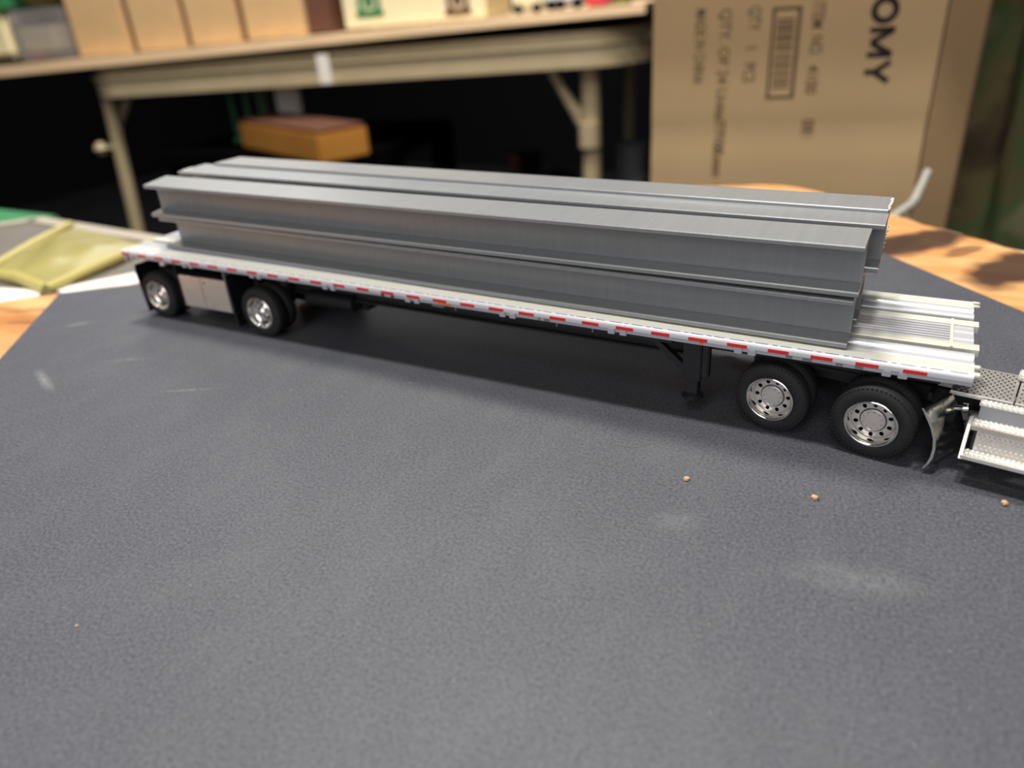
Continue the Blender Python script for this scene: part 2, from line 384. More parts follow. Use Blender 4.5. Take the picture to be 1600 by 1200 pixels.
# deck boards, near to far
def ridge(y0, y1, h, base=0, k=5):
    return [(y0+(y1-y0)*i/k, base+h*math.sin(math.pi*i/k)) for i in range(k+1)]
def plank(name, prof_top, m, label=None, x0=0, x1=L, zb_=-1.6):
    pr = prof_top+[(prof_top[-1][0], zb_), (prof_top[0][0], zb_)]
    return deck(MB().prism(pr, x0, x1, smooth=True).build(name, m, tr, label))
def both(name, prof, m, label=None, **k):
    plank(name, prof, m, label, **k)
    plank(name, [(Wd-y, z) for y, z in prof][::-1], m, label, **k)
both('deck_plank', [(1.62, -.02), (2.0, .0), (4.7, .0), (4.75, -.1)], 'cream', 'cream outer deck plank')
both('deck_plank', [(4.78, -.1)]+ridge(4.9, 6.3, .22, -.05)+[(6.5, -.35), (8.2, -.35)]+ridge(8.4, 10.6, .35, -.05, 8)+[(10.7, -.3)], 'silver', 'ridged silver deck plank')
both('deck_rail', [(12.6, -.9), (12.6, -.16), (12.8, .02), (15.2, .02), (15.4, -.1), (15.4, -.5)], 'cream', 'cream raised deck rail', x1=L+.9)
pr = [(15.42, -.3)]; y = 15.6
for _g in range(7):
    pr += [(y, -.95), (y+.06, -.12), (y+.82, -.12), (y+.88, -.95)]; y += 1.33
pr += [(Wd-15.42, -.3)]
gp = plank('nailer_panel', pr, 'silver', 'grooved silver centre panel', x1=L-4.3)
plank('nailer_panel', [(15.42, -.35), (17.9, -.35), (18.0, -.15), (18.4, -.15), (18.5, -.35), (21.8, -.35), (21.9, -.15), (22.3, -.15), (22.4, -.35), (Wd-15.42, -.35)], 'silver', 'plain front end of the centre panel', x0=L-3.8)
deck(MB().box(L-4.35, L-3.75, 12.5, Wd-12.5, -.4, .14, .08).build('cross_strip', 'cream', tr, 'cream cross strip'))
deck(MB().box(.3, L-.3, 1.5, Wd-1.5, -1.9, -1.35).build('deck_underlay', 'dark', tr))
# front end knobs
for y, z, r in ((1.3, -.5, .55), (2.6, -.9, .5), (4.6, -.35, .55), (Wd-1.8, .0, .5), (Wd-3.6, -.1, .45)):
    o = MB(); o.tube([(L-.3, y, z), (L+.9, y, z), (L+1.2, y, z)], [r, r, r*.5], 12); deck(o.build('end_stud', 'cream', tr))
deck(MB().box(L-.4, L+.1, .9, Wd-.9, -2.5, -.9, .1).build('front_bolster', 'railgrey', tr))
deck(MB().box(-.1, .5, .6, Wd-.6, -4.2, -.7, .1).build('rear_bolster', 'railgrey', tr))
for y in (3, 6, 9, Wd-9, Wd-6, Wd-3):
    o = MB(); o.tube([(-.3, y, -2.6), (.2, y, -2.6)], .9, 14); deck(o.build('tail_lamp', 'red', tr))
# chassis: two I-beams with cross members
for yc in (13, Wd-13):
    z0 = 11.8-Ht0+.9
    pf = [(yc-1.6, -2.4), (yc+1.6, -2.4), (yc+1.6, -2.9), (yc+.3, -2.9), (yc+.3, z0+.5), (yc+1.6, z0+.5), (yc+1.6, z0), (yc-1.6, z0), (yc-1.6, z0+.5), (yc-.3, z0+.5), (yc-.3, -2.9), (yc-1.6, -2.9)]
    deck(MB().prism(pf, 2, 196).build('chassis_beam', 'black', tr))
    deck(MB().prism([(yc-1.6, -2.4), (yc+1.6, -2.4), (yc+1.6, -5.2), (yc-1.6, -5.2)], 196, 246).build('chassis_beam', 'black', tr))
cm = None
for i in range(26):
    x = 6+i*9.3
    if cm is None: cm = deck(MB().box(-.4, .4, 1.2, Wd-1.2, -2.9, -1.9).build('cross_member', 'black', tr)); o = cm
    else: o = cm.copy(); COL.objects.link(o)
    o.location = Vector((x, 0, Ht0-(Ht0-Ht1)*x/L))*S
# black sub-rail seen below the silver rail, with small clips
deck(MB().box(88, 192, 2.0, 2.9, -3.9, -2.3).build('sub_rail', 'black', tr))
for x in (133.5, 163, 172.5):
    deck(MB().box(x-.15, x+.15, 1.8, 2.0, -4.1, -2.4).build('clip', 'mark', tr))
deck(MB().box(126.5, 130.5, .9, 1.9, -3.5, -2.5, .3).build('hose_bracket', 'mark', tr))
# coupler plate and fifth wheel side
deck(MB().box(200, 246, 6, Wd-6, -5.6, -4.9).build('coupler_plate', 'black', tr))

# ---- wheels
def tyre_mb(w, R, r0, gap=0):
    m = MB()
    def one(y0):
        p = [(y0+.35, r0), (y0+.12, r0+.25), (y0+.0, r0+.9), (y0+.05, (R+r0)/2+.2), (y0+.3, R-.75), (y0+.62, R-.18), (y0+1.0, R), (y0+w-1.0, R), (y0+w-.62, R-.18), (y0+w-.3, R-.75), (y0+w, (R+r0)/2), (y0+w-.2, r0)]
        m.lathe(p, 72, (0, 0, 0), True)
        for i in range(56):
            a = 2*math.pi*i/56; T = Matrix.Rotation(-a, 4, 'Y')
            for yy in (y0+.28, y0+w-.9):
                m.box(-.22, .22, yy+.05, yy+.57, R-.55, R-.22, m=T)
            if i % 2 == 0: m.box(-.5, .5, y0+1.1, y0+w-1.1, R-.3, R+.02, m=T)
    one(0)
    if gap: one(w+gap)
    return m
def make_wheel(parent, x, y, R, style, face=1, dual=True):
    t = tyre_mb(3.9, R, 5.15, .9 if dual else 0).build('wheel', 'rubber', parent, 'black rubber twin tyres' if dual else None)
    t.location = Vector((x, y, R))*S
    if face < 0: t.rotation_euler = (0, 0, math.pi)
    o = MB(); o.lathe([(.45, 5.2), (.0, 5.22), (-.14, 5.05), (-.14, 4.85), (.0, 4.68), (.5, 4.55), (1.2, 4.42), (2.3, 4.3)], 64); rim = o.build('rim', 'chrome', t, 'chrome rim')
    if style == 'drive':
        D = 2.2
        o = MB(); o.lathe([(D+.2, 4.35), (D+.02, 4.1), (D, 3.0), (D, 2.45), (D, 0.0)], 64); o.build('wheel_disc', 'steel_face', t, 'pale metal disc')
        o = MB(); o.lathe([(D, 2.42), (D-.35, 2.40), (D-.4, 2.3), (D-.3, 2.2), (D-.3, .0)], 48); o.build('hub_cap', 'steel_face', t)
        o = MB(); o.lathe([(D-.02, 2.66), (D-.1, 2.6), (D-.02, 2.44)], 48); o.build('hub_shadow_ring', 'darkmark', t)  # dark ring paints the shadow around the hub cap
        for i in range(10):
            a = 2*math.pi*(i+.5)/10
            o = MB(); T = Matrix.Translation((3.42*math.cos(a), 0, 3.42*math.sin(a))) @ Matrix.Rotation(-a, 4, 'Y')
            cc = [k*math.pi/8 for k in range(16)]
            vs = [T @ Vector((.48*math.cos(q), D-.04, .42*math.sin(q))) for q in cc]+[T @ Vector((.48*math.cos(q), D+.1, .42*math.sin(q))) for q in cc]
            o.add(vs, [tuple(range(16))]+[(k, (k+1) % 16, (k+1) % 16+16, k+16) for k in range(16)]); o.build('hand_hole', 'hole', t)
            o = MB(); o.lathe([(D-.3, .16), (D-.5, .14), (D-.54, .0)], 8, (1.85*math.cos(a), 0, 1.85*math.sin(a))); o.build('lug_nut', 'chassis_grey', t)
    else:
        o = MB(); o.lathe([(1.5, 4.35), (2.0, 3.9), (2.1, 3.2), (1.7, 2.7), (1.3, 2.4), (1.3, 0)], 64); o.build('wheel_disc', 'chrome', t, 'shiny chrome dished disc')
        o = MB(); o.lathe([(1.5, 1.75), (.5, 1.7), (.2, 1.35), (.1, .9), (.1, 0)], 40); o.build('hub_cap', 'chrome', t, 'domed chrome hub cap')
        for i in range(10):
            a = 2*math.pi*(i+.5)/10
            o = MB(); o.lathe([(1.5, .2), (.9, .19), (.82, .0)], 8, (2.15*math.cos(a), 0, 2.15*math.sin(a))); o.build('lug_nut', 'chrome', t)
            o = MB(); T = Matrix.Translation((3.5*math.cos(a), 0, 3.5*math.sin(a))) @ Matrix.Rotation(-a, 4, 'Y')
            vs = [T @ Vector((.36*math.cos(q), 1.98, .3*math.sin(q))) for q in [k*math.pi/6 for k in range(12)]]
            o.add(vs, [tuple(range(12))]); o.build('hand_hole', 'hole', t)
    return t
w1 = make_wheel(tr, 11.3, .85, 8.1, 'trailer')
w2 = copy(w1, tr, (59.6, .85, 8.1))
for x in (11.3, 59.6):
    c = copy(w1, tr, (x, Wd-.85, 8.1)); c.rotation_euler = (0, 0, math.pi)
    o = MB(); o.tube([(x, 3, 8.1), (x, Wd-3, 8.1)], 1.1, 16); o.build('axle', 'black', tr)
    for y in (11, Wd-11):
        o = MB(); o.tube([(x+3, y, 9), (x+3, y, 17.5)], [2.3, 2.5], 20); o.build('air_spring', 'black', tr)
        MB().box(x-9, x+4, y-.9, y+.9, 8.6, 10.2, .3).build('trailing_arm', 'black', tr)
        MB().box(x-10, x-7.5, y-1.2, y+1.2, 9, 20, .3).build('hanger', 'black', tr)
MB().box(62, 92, 15, 26, 7.5, 20.5, .6).build('suspension_box', 'black', tr)
o = MB(); o.tube([(72, 12, 11), (90, 12, 11)], 2.6, 20); o.build('air_tank', 'black', tr)
# flaps, toolbox
flapm = MB().box(-.25, .25, 0, 12, 0, 15.2, .15)
f1 = MB().box(-.3, .3, 0, 12.5, 0, 15.4, .15).build('mud_flap', 'black', tr); f1.location = Vector((3.9, .9, 1.3))*S; f1.rotation_euler = (0, -.07, 0)
f1b = f1.copy(); COL.objects.link(f1b); f1b.location = Vector((3.9, Wd-13.4, 1.3))*S
MB().box(2.5, 3.3, 1.2, Wd-1.2, 16.4, 18.2, .2).build('flap_bar', 'black', tr)
for y in (8, Wd-8): MB().box(2.6, 3.6, y-1, y+1, 17, 21, .2).build('flap_bracket', 'black', tr)
f2 = f1.copy(); COL.objects.link(f2); f2.location = Vector((48.4, .9, 1.6))*S; f2.rotation_euler = (0, -.05, 0); f2.scale = (1.6, 1, 1.15)
f2b = f2.copy(); COL.objects.link(f2b); f2b.location = Vector((48.4, Wd-13.4, 1.6))*S
MB().box(24.0, 24.6, .8, 9, 6.0, 20.2, .12).build('box_bracket', 'black', tr)
MB().box(47.2, 47.8, .6, 9, 6.6, 20.6, .12).build('box_bracket', 'mark', tr)
tb = MB().box(24.7, 47.1, 1.3, 13, 6.2, 17.4, .25).build('tool_box', 'black', tr, 'black side tool box')
MB().box(24.9, 35.15, 1.0, 1.5, 6.3, 17.1, .15).build('box_door', 'panel', tb, 'plain silver door')
MB().box(35.3, 46.9, 1.0, 1.5, 6.4, 17.2, .15).build('box_door', 'panel', tb, 'plain silver door')
MB().box(36.4, 37.3, .85, 1.2, 15.2, 15.9, .1).build('latch', 'mark', tb)
MB().box(29.0, 31.2, .85, 1.2, 16.8, 17.2, .1).build('latch', 'white', tb)
MB().box(38.0, 38.5, .85, 1.2, 7.2, 7.7, .1).build('latch', 'mark', tb)
MB().box(17.5, 19.5, .7, 2.2, 19.6, 20.8, .2).build('side_lamp', 'white', tr, 'small white side lamp')
# landing gear
lg = MB().box(194.4, 198.6, 2.6, 6.4, 9.0, 20, .25).build('landing_leg', 'black', tr)
for nm, a in (('landing_leg', lg),):
    inner = MB().box(195.2, 198.0, 3.0, 6.0, 5.3, 9.4, .2).build('inner_leg', 'black', lg)
    o = MB(); o.lathe([(0, 0), (0, 1), (0, 1)], 4)
    o = MB(); pts = []
    o.tube([(196.6, 4.5, 4.3), (196.6, 4.5, 4.9), (196.6, 4.5, 5.4)], [2.6, 2.6, 1.8], 20); o.build('foot', 'black', lg)
    MB().box(198.6, 200.2, 3.2, 5.8, 9.8, 18.5, .3).build('gear_case', 'black', lg)
    o = MB(); o.prism([(185.2, 18.6), (187.0, 18.6), (194.6, 12.2), (194.6, 10.6), (193.8, 10.8)], 3.6, 5.4, 'y'); o.build('brace', 'black', lg)
lg2 = copy(lg, tr, (0, Wd-9, 0))
o = MB(); o.tube([(196.6, 5, 14), (196.6, Wd-5, 14)], .6, 12); o.build('cross_shaft', 'black', tr)

# ================================================================== TRUCK (rear half in view)
TK = math.radians(-8.5)
tk = empty('toy_truck', (214.3, 1.7, 0), 'chrome-trimmed toy semi truck chassis coupled under the trailer front', 'toy truck', rz=TK)
d1 = make_wheel(tk, 0, 0, 8.15, 'drive')
for x, y, rz in ((20.9, 0, 0), (0, Wd-.4, math.pi), (20.9, Wd-.4, math.pi)):
    c = copy(d1, tk, (x, y, 8.15)); c.rotation_euler = (0, 0, rz)
d1.rotation_euler = (0, .25, 0)
for x in (0, 20.9):
    o = MB(); o.tube([(x, 3, 8.1), (x, Wd-3, 8.1)], 1.2, 16); o.build('axle', 'black', tk)
    o = MB(); o.tube([(x, 17, 8.1), (x, 20, 8.1), (x, 23, 8.1)], [1.5, 3, 1.5], 16); o.build('differential', 'black', tk)
for y in (14.2, 24.4):
    MB().box(-9, 75, y, y+1.5, 9.0, 12.4, .2).build('frame_rail', 'black', tk)
MB().box(2, 20, 10, 30, 12.6, 14.2, .5).build('fifth_wheel', 'black', tk)
# quarter fender: curved plate in front of the rear drive wheel
prof = [(29.3, 14.3), (30.4, 12.4), (31.5, 10.4), (32.3, 8.2), (32.6, 6.0), (32.5, 4.0), (32.1, 2.4), (31.5, 1.1)]
th = [.35, .5, .5, .5, .5, .5, .45, .4]
FS = Matrix(((1, .38, 0, -.05), (0, 1, 0, 0), (0, 0, 1, 0), (0, 0, 0, 1)))
outer = [(x+t, z) for (x, z), t in zip(prof, th)]
fp = prof+outer[::-1]
o = MB(); o.prism(fp, 0.2, 9.2, 'y', smooth=True, m=FS); qf = o.build('quarter_fender', 'chrome', tk, 'curved chrome quarter fender')
o = MB(); o.tube([(33.4, 8.2, 11.6), (35.6, 8.2, 12.2)], .55, 12).tube([(35.6, 8.2, 12.2), (36.5, 8.2, 12.4)], [1.0, .9], 14); o.build('fender_bolt', 'chrome', qf)
MB().box(29.0, 29.8, 8.5, 15, 12.2, 13.8, .2).build('fender_bracket', 'black', tk)
# side steps
def bumps(m, x0, x1, a0, a1, fn, sx=.62, sa=.55, h=.22):
    i = 0; a = a0
    while a <= a1:
        x = x0+(sx/2 if i % 2 else 0)
        while x <= x1:
            c, n_, t_ = fn(x, a)
            c = Vector(c); n_ = Vector(n_); t_ = Vector(t_).normalized(); b_ = n_.cross(t_)
            d1_ = (t_+b_*(.8 if i % 2 else -.8)).normalized(); d2_ = n_.cross(d1_)
            m.add([c+d1_*.4, c+d2_*.22, c-d1_*.4, c-d2_*.22, c+n_*h], [(0, 1, 4), (1, 2, 4), (2, 3, 4), (3, 0, 4)], True)
            x += sx
        a += sa; i += 1
XS, XE = 37.6, 74.0
def steps():
    dz = 1.5
    T = Matrix.Translation((0, 0, dz))
    st = MB()
    st.box(XS-.2, XE, 0, 2.6, 4.6, 5.1, .12, T)                                # bottom tread
    st.box(XS-.2, XE, -.35, .05, 4.2, 5.15, .12, T)                            # its lip
    o = st.build('side_step', 'tread', tk, 'bright tread-plate side step with two treads')
    MB().prism([(2.7, 5.0), (3.3, 5.0), (4.0, 9.6), (3.5, 9.6)], XS+1.4, XE, m=T).build('riser', 'tread', o)
    MB().box(XS+.2, XE, 3.0, 6.0, 9.7, 10.2, .15, T).build('upper_tread', 'tread', o)
    MB().box(XS+.2, XE, 2.8, 3.1, 9.2, 10.25, .1, T).build('tread_lip', 'panel', o)
    MB().prism([(6.0, 10.2), (6.4, 10.2), (7.4, 12.6), (7.0, 12.6)], XS+.8, XE, m=T).build('upper_riser', 'mark', o)
    MB().box(XS+.5, XE, 7.0, 9.4, 12.4, 12.9, .15, T).build('top_tread', 'tread', o)
    MB().prism([(-.3, 4.2), (2.9, 4.2), (6.8, 10.2), (5.9, 10.3), (3.0, 10.3), (1.2, 7.6)], XS-.45, XS+.15, m=T).build('end_plate', 'tread', o)
    MB().prism([(2.9, 4.9), (3.4, 4.9), (3.8, 9.4), (3.2, 9.4)], XS+.9, XS+1.35, m=T).build('end_gap', 'black', o)
    b = MB()
    up = (0, 0, 1); nr = Vector((0, -1, .15)).normalized()
    k = dict(sx=.85, sa=.62, h=.3)
    bumps(b, XS+.3, 62, .35, 2.3, lambda x, a: ((x, a, 5.08+dz), up, (1, 0, 0)), **k)
    bumps(b, XS+1.9, 62, 5.5, 9.3, lambda x, a: ((x, 2.68+(a-5)*.174, a+dz), nr, (1, 0, 0)), sx=.85, sa=.7, h=.32)
    bumps(b, XS+.6, 62, 3.3, 5.8, lambda x, a: ((x, a, 10.18+dz), up, (1, 0, 0)), **k)
    bumps(b, XS+.9, 62, 7.2, 9.2, lambda x, a: ((x, a, 12.88+dz), up, (1, 0, 0)), **k)
    b.build('tread_bumps', 'tread', o, 'raised diamond tread pattern', kind='stuff')
steps()
# deck plate between the steps with punched holes
ZP = 14.3
dp = MB().box(32.5, 43.3, 10.6, 24.0, ZP-.4, ZP, .1).build('deck_plate', 'chassis_grey', tk, 'grey punched deck plate')
dp2 = MB().box(43.6, 74, 10.6, 24.0, ZP-.4, ZP, .1).build('deck_plate', 'chassis_grey', tk, 'grey punched deck plate')
for (x0, x1, par) in ((33.2, 42.9, dp), (44.2, 62, dp2)):
    h = MB(); bb = MB(); y = 11.4; r = 0
    while y < 23.6:
        x = x0+(.55 if r % 2 else 0)
        while x < x1:
            vs = [(x+.2*math.cos(k*math.pi/4), y+.26*math.sin(k*math.pi/4), ZP+.015) for k in range(8)]
            h.add(vs, [tuple(range(8))])
            bb.add([(x+.3, y+.3, ZP), (x+.55, y+.38, ZP), (x+.8, y+.3, ZP), (x+.55, y+.2, ZP), (x+.55, y+.3, ZP+.18)], [(0, 1, 4), (1, 2, 4), (2, 3, 4), (3, 0, 4)])
            x += 1.1
        y += .95; r += 1
    h.build('plate_holes', 'hole', par, 'rows of dark holes', kind='stuff'); bb.build('plate_studs', 'chassis_grey', par, kind='stuff')
    ed = MB().box(x0-.7, x1+.4, 10.2, 10.7, ZP-.7, ZP+.15, .12).build('plate_edge', 'tread', par)
ft = MB().box(42.8, 74, 20.6, 24.4, ZP+.1, ZP+1.3, .3).build('raised_tread', 'tread', tk, 'bright raised tread beyond the deck plate')
b = MB(); bumps(b, 43.2, 62, 21.0, 24.1, lambda x, a: ((x, a, ZP+1.28), (0, 0, 1), (1, 0, 0)), sx=.85, sa=.65, h=.3); b.build('tread_bumps', 'tread', ft, 'raised diamond tread pattern', kind='stuff')
for x, y in ((34, 18), (38, 22), (50, 15)): MB().box(x, x+1.2, y-1, y+1, 9.5, 12.5, .2).build('cross_member', 'black', tk)
o = MB(); o.tube([(36.5, 10, 8.5), (42, 10, 8.5)], 2.6, 20); o.build('air_tank', 'black', tk)

# ================================================================== GIRDERS
def girder(xl, yl, zl, xr, yr, zr, label, roll=0, w=13.2, h=10.4, sag=0, skew=0):
    """I-section from the left end to the right end; y is the near flange edge, z the bottom"""
    tf_, tw = 1.1, 1.0
    pf = [(0, 0), (w, 0), (w, tf_), (w/2+tw/2, tf_), (w/2+tw/2, h-tf_), (w, h-tf_), (w, h), (0, h), (0, h-tf_), (w/2-tw/2, h-tf_), (w/2-tw/2, tf_), (0, tf_)]
    c = .2; q = []
    n = len(pf)
    for i in range(n):
        a = Vector(pf[i-1]); b = Vector(pf[i]); d = Vector(pf[(i+1) % n])
        q += [tuple(b+(a-b).normalized()*c), tuple(b+(d-b).normalized()*c)]
    root = Vector((xl, yl, zl))
    m = MB(); NS = 24; vs = []
    cr_, sr_ = math.cos(roll), math.sin(roll)
    for i in range(NS+1):
        t = i/NS
        for (a, b) in q:
            aa, bb_ = a*cr_-b*sr_, a*sr_+b*cr_
            sk = -skew*(a/w)*(1-t)
            vs.append(((xr-xl)*t+sk, (yr-yl)*t+aa, (zr-zl)*t+bb_-4*sag*t*(1-t)))
    k = len(q)
    fs = [(i*k+j, i*k+(j+1) % k, (i+1)*k+(j+1) % k, (i+1)*k+j) for i in range(NS) for j in range(k)]
    fs += [tuple(range(k)), tuple(range(NS*k, NS*k+k))[::-1]]
    m.add(vs, fs)
    o = m.build('girder', 'filament'); o.location = root*S
    tag(o, label, 'girder', 'grey I-shaped girders stacked on the trailer'); return o
ZD = lambda x: HD(x)+.14
g1 = girder(15.5, 6.6, ZD(15.5)+.05, 228, 3.2, ZD(228)+.2, 'near bottom grey girder resting on the deck beside the taped rail')
g2 = girder(17, 21.2, ZD(17)+.05, 228.3, 17.4, ZD(228)+.05, 'middle bottom grey girder, hidden behind the near bottom one')
g3 = girder(20, 35.0, ZD(20)+.9, 224.5, 29.4, ZD(224.5)+.9, 'far bottom grey girder, nested behind the hidden middle one', roll=-.02)
g4 = girder(13.0, 6.3, 34.3, 228.6, 3.2, 33.15, 'near top grey girder, shorter at its right end than the two behind', skew=5)
g5 = girder(7.5, 24.6, 34.5, 230.8, 18.6, 33.35, 'middle top grey girder, partly covered by the far one', skew=1)
g6 = girder(13.5, 35.4, 35.35, 230.5, 27.4, 34.15, 'far top grey girder with frayed white ends, overlapping its neighbour', roll=-.03, w=13.2, skew=1)
def fray(par, pts, lab):
    m = MB()
    for (x, y, z, r) in pts:
        vs = [Vector(v)*r*random.uniform(.7, 1.25)+Vector((x, y, z)) for v in ((1, 0, 0), (-1, 0, 0), (0, 1, 0), (0, -1, 0), (0, 0, 1), (0, 0, -1))]
        m.add(vs, [(0, 2, 4), (2, 1, 4), (1, 3, 4), (3, 0, 4), (2, 0, 5), (1, 2, 5), (3, 1, 5), (0, 3, 5)], True)
    m.build('frayed_edge', 'plainwhite', par, lab)
fray(g6, [(217.1+random.uniform(-.1, .15), -8+.7+i*.75, 10.3-1.15-.02*i, random.uniform(.22, .4)) for i in range(16)], 'white frayed print edge')
fray(g5, [(223.4+random.uniform(0, .35), -6+7+random.uniform(-.3, .3), 2.6+i*.9, random.uniform(.18, .5)) for i in range(6)], 'white frayed print edge')
fray(g5, [(0.1, 2.5+i*.6, 10.35, .4) for i in range(7)], 'white frayed print edge')

# ================================================================== CRUMBS
def crumb(x, y, r, lab, seed):
    rn = random.Random(seed); bm = bmesh.new(); bmesh.ops.create_icosphere(bm, subdivisions=1, radius=1)
    vs = [(v.co.x*r*rn.uniform(.7, 1.2), v.co.y*r*rn.uniform(.6, 1.1), max(-.5, v.co.z)*r*rn.uniform(.6, 1)+r*.5) for v in bm.verts]
    bm.verts.index_update(); fs = [tuple(v.index for v in f.verts) for f in bm.faces]; bm.free()
    o = MB().add(vs, fs).build('wood_crumb', 'crumb'); o.location = Vector((x, y, 0))*S
    tag(o, lab, 'crumb', 'tan wood crumbs on the black card')
crumb(203.7, -23.4, .8, 'flat tan wood crumb, leftmost of the three larger ones on the card', 1)
crumb(228, -20, .85, 'rounded tan wood crumb in front of the right truck wheel', 2)
crumb(259.6, -8.2, .75, 'orange-tan wood crumb by the chrome side step', 3)
crumb(121.9, -104.9, .35, 'tiny tan crumb alone at the lower left of the card', 4)
sm_ = MB(); rn = random.Random(5)
for i in range(90):
    x, y = (rn.uniform(20, 260), rn.uniform(-105, -6)); r = rn.choice((.08, .1, .12, .16))
    sm_.add([(x-r, y, .02), (x, y-r*.7, .02), (x+r, y, .02), (x, y+r*.7, .02), (x, y, .02+r)], [(0, 1, 4), (1, 2, 4), (2, 3, 4), (3, 0, 4)])
sm_.build('dust_specks', 'speck', label='tiny pale dust specks scattered over the black card', cat='dust', kind='stuff')

# ================================================================== PAPERS AND BAG, LEFT
def sheet(name, pts, z, m, label, cat, th=.3):
    return slab(MB(), pts, z, z+th).build(name, m, label=label, cat=cat)
sheet('paper_sheet', [(-180, 12), (-113, 27), (-98, 15), (-105, -60), (-190, -60)], zb, 'plainwhite', 'white paper sheet lying left of the slab, at the left edge of the photo', 'paper')
sheet('paper_sheet', [(-108, 30), (-78, 78), (-45, 70), (-30, 40), (-66, 20)], zb, 'plainwhite', 'white paper sheet between the plastic bag and the trailer rear', 'paper')
bag = MB(); nb = 26; rn = random.Random(9)
c4 = [Vector((-158, 30, 0)), Vector((-101, 22, 0)), Vector((-140, 98, 0)), Vector((-208, 105, 0))]
c4 = [Vector(p) for p in ((-166, 30, 0), (-106, 26, 0), (-120, 93, 0), (-212, 106, 0))]
from mathutils import noise as mn
vs = []
for i in range(nb+1):
    for j in range(nb+1):
        s_, t_ = i/nb, j/nb
        p = (c4[0]*(1-s_)+c4[1]*s_)*(1-t_)+(c4[3]*(1-s_)+c4[2]*s_)*t_
        hgt = 7*math.sin(math.pi*s_)**.6*math.sin(math.pi*t_)**.6+2.5*mn.noise(Vector((s_*4, t_*4, 0)))*min(1, 6*min(s_, 1-s_, t_, 1-t_))
        vs.append((p.x, p.y, zb+.4+max(0, hgt)))
fs = [(i*(nb+1)+j, (i+1)*(nb+1)+j, (i+1)*(nb+1)+j+1, i*(nb+1)+j+1) for i in range(nb) for j in range(nb)]
kb = len(vs); bag.add(vs+[(x, y, zb+.3) for x, y, z in vs], fs+[tuple(q+kb for q in f)[::-1] for f in fs], True)
bg = bag.build('plastic_bag', 'bag', label='yellow-olive plastic bag lying flat on the grey worktop', cat='bag')
o = MB()
for a, b in ((0, 1), (1, 2), (3, 0)):
    o.tube([c4[a]+Vector((0, 0, zb+1.8)), (c4[a]+c4[b])/2+Vector((2, 2, zb+2.8)), c4[b]+Vector((0, 0, zb+1.8))], [2.6, 3.4, 2.6], 10)
o.build('bag_seam', 'bagedge', bg, 'brighter yellow folded seam')
o = MB(); o.add([tuple(v) for v in ()], [])
ga = at(36, 352, 560)
gm = MB().box(ga.x-120, ga.x, ga.y-40, ga.y+30, ga.z-8, ga.z, 2).build('green_mat', 'green', label='green mat beyond the grey worktop at the far left', cat='mat')
MB().box(ga.x-120, ga.x-2, ga.y-38, ga.y+30, ZF, ga.z-8.5, 3).build('storage_crate', 'dark', label='dark crate under the green mat at the far left', cat='crate')

# ================================================================== CARTON
p0 = at(1019, 150, 545); p1 = at(1455, 150, 492)
ex = (p1-p0); ex.z = 0; Wc = ex.length; ex.normalize(); ey = Vector((-ex.y, ex.x, 0))
ct = empty('large_carton', (p0.x, p0.y, ZF), 'tall brown cardboard carton with sideways black printing, behind the slab', 'carton')
ct.rotation_euler = (0, 0, math.atan2(ex.y, ex.x))
ztop = 190
Hc = ztop-ZF
m = MB(); nz = 90; nx_ = 24; vs = []
for i in range(nz+1):
    z = Hc*i/nz
    for j in range(nx_+1):
        x = Wc*j/nx_; zz = z+ZF
        d = 0
        d -= 3.0*math.exp(-((zz+7)/7)**2)+2.4*math.exp(-((zz+26)/4)**2)
        d -= 5.0*math.exp(-((zz-1-3*(x/Wc))/2.2)**2)*max(0, (x/Wc-.7)/.3)
        d *= 1.8
        vs.append((x, -d if False else -d*.6, z))
fs = [(i*(nx_+1)+j, i*(nx_+1)+j+1, (i+1)*(nx_+1)+j+1, (i+1)*(nx_+1)+j) for i in range(nz) for j in range(nx_)]
m.add(vs, fs, True); m.build('front_panel', 'carton', ct)
m = MB(); m.box(.5, Wc-.5, 6, 250, .0, Hc-1, .5); m.build('carton_body', 'cartonside', ct)
m = MB(); m.prism([(Wc+1.5, 0), (Wc+27, 16), (Wc+30, 22), (Wc+28, 30), (Wc+.5, 12)], 0, Hc, 'z'); m.build('side_flap', 'cartonside', ct, 'plain side panel')
# printing
def prt(txt, u, v, hpx, m, bold=False, sx=1.0):
    """text turned a quarter clockwise, reading down from photo pixel (u, v), caps hpx wide"""
    q = at(u, v, 520); lx = (q-p0).dot(ex); 
    # follow the ray to the panel plane
    ray = (q-CAM); t = ((p0-CAM).dot(ey)-.15)/ray.dot(ey); q = CAM+ray*t; lx = (q-p0).dot(ex); lz = q.z-ZF
    cu = bpy.data.curves.new('printed_text', 'FONT'); cu.body = txt; cu.size = hpx/F*t*520/1.0*1.4/1*S if False else hpx/F*520*1.42*S
    cu.extrude = .02*S; cu.offset = (.00008 if hpx > 30 else .0001); cu.space_character = 1.12 if hpx > 30 else 1.0
    ob = bpy.data.objects.new('printed_text', cu); COL.objects.link(ob)
    dg = bpy.context.evaluated_depsgraph_get(); me = bpy.data.meshes.new_from_object(ob.evaluated_get(dg)); bpy.data.objects.remove(ob)
    o = bpy.data.objects.new('printed_text', me); COL.objects.link(o); me.materials.clear(); me.materials.append(M[m])
    o.parent = ct
    R = Matrix(((0, 1, 0), (0, 0, -1), (-1, 0, 0)))      # text x -> down, text y -> +x of the panel, text normal -> -y
    o.matrix_local = Matrix.Translation(Vector((lx, -.15, lz))*S) @ R.to_4x4() @ Matrix.Diagonal((sx, 1, 1, 1))
    return o
prt('MADE IN CHINA', 1088, 14, 16, 'inkfade', True, .64)
prt('QTY. OF 24 Units/77100.mm  H', 1127, 14, 16, 'inkfade', True, .92)
prt('QTY', 1172, 10, 17, 'inkfade', True, .68)
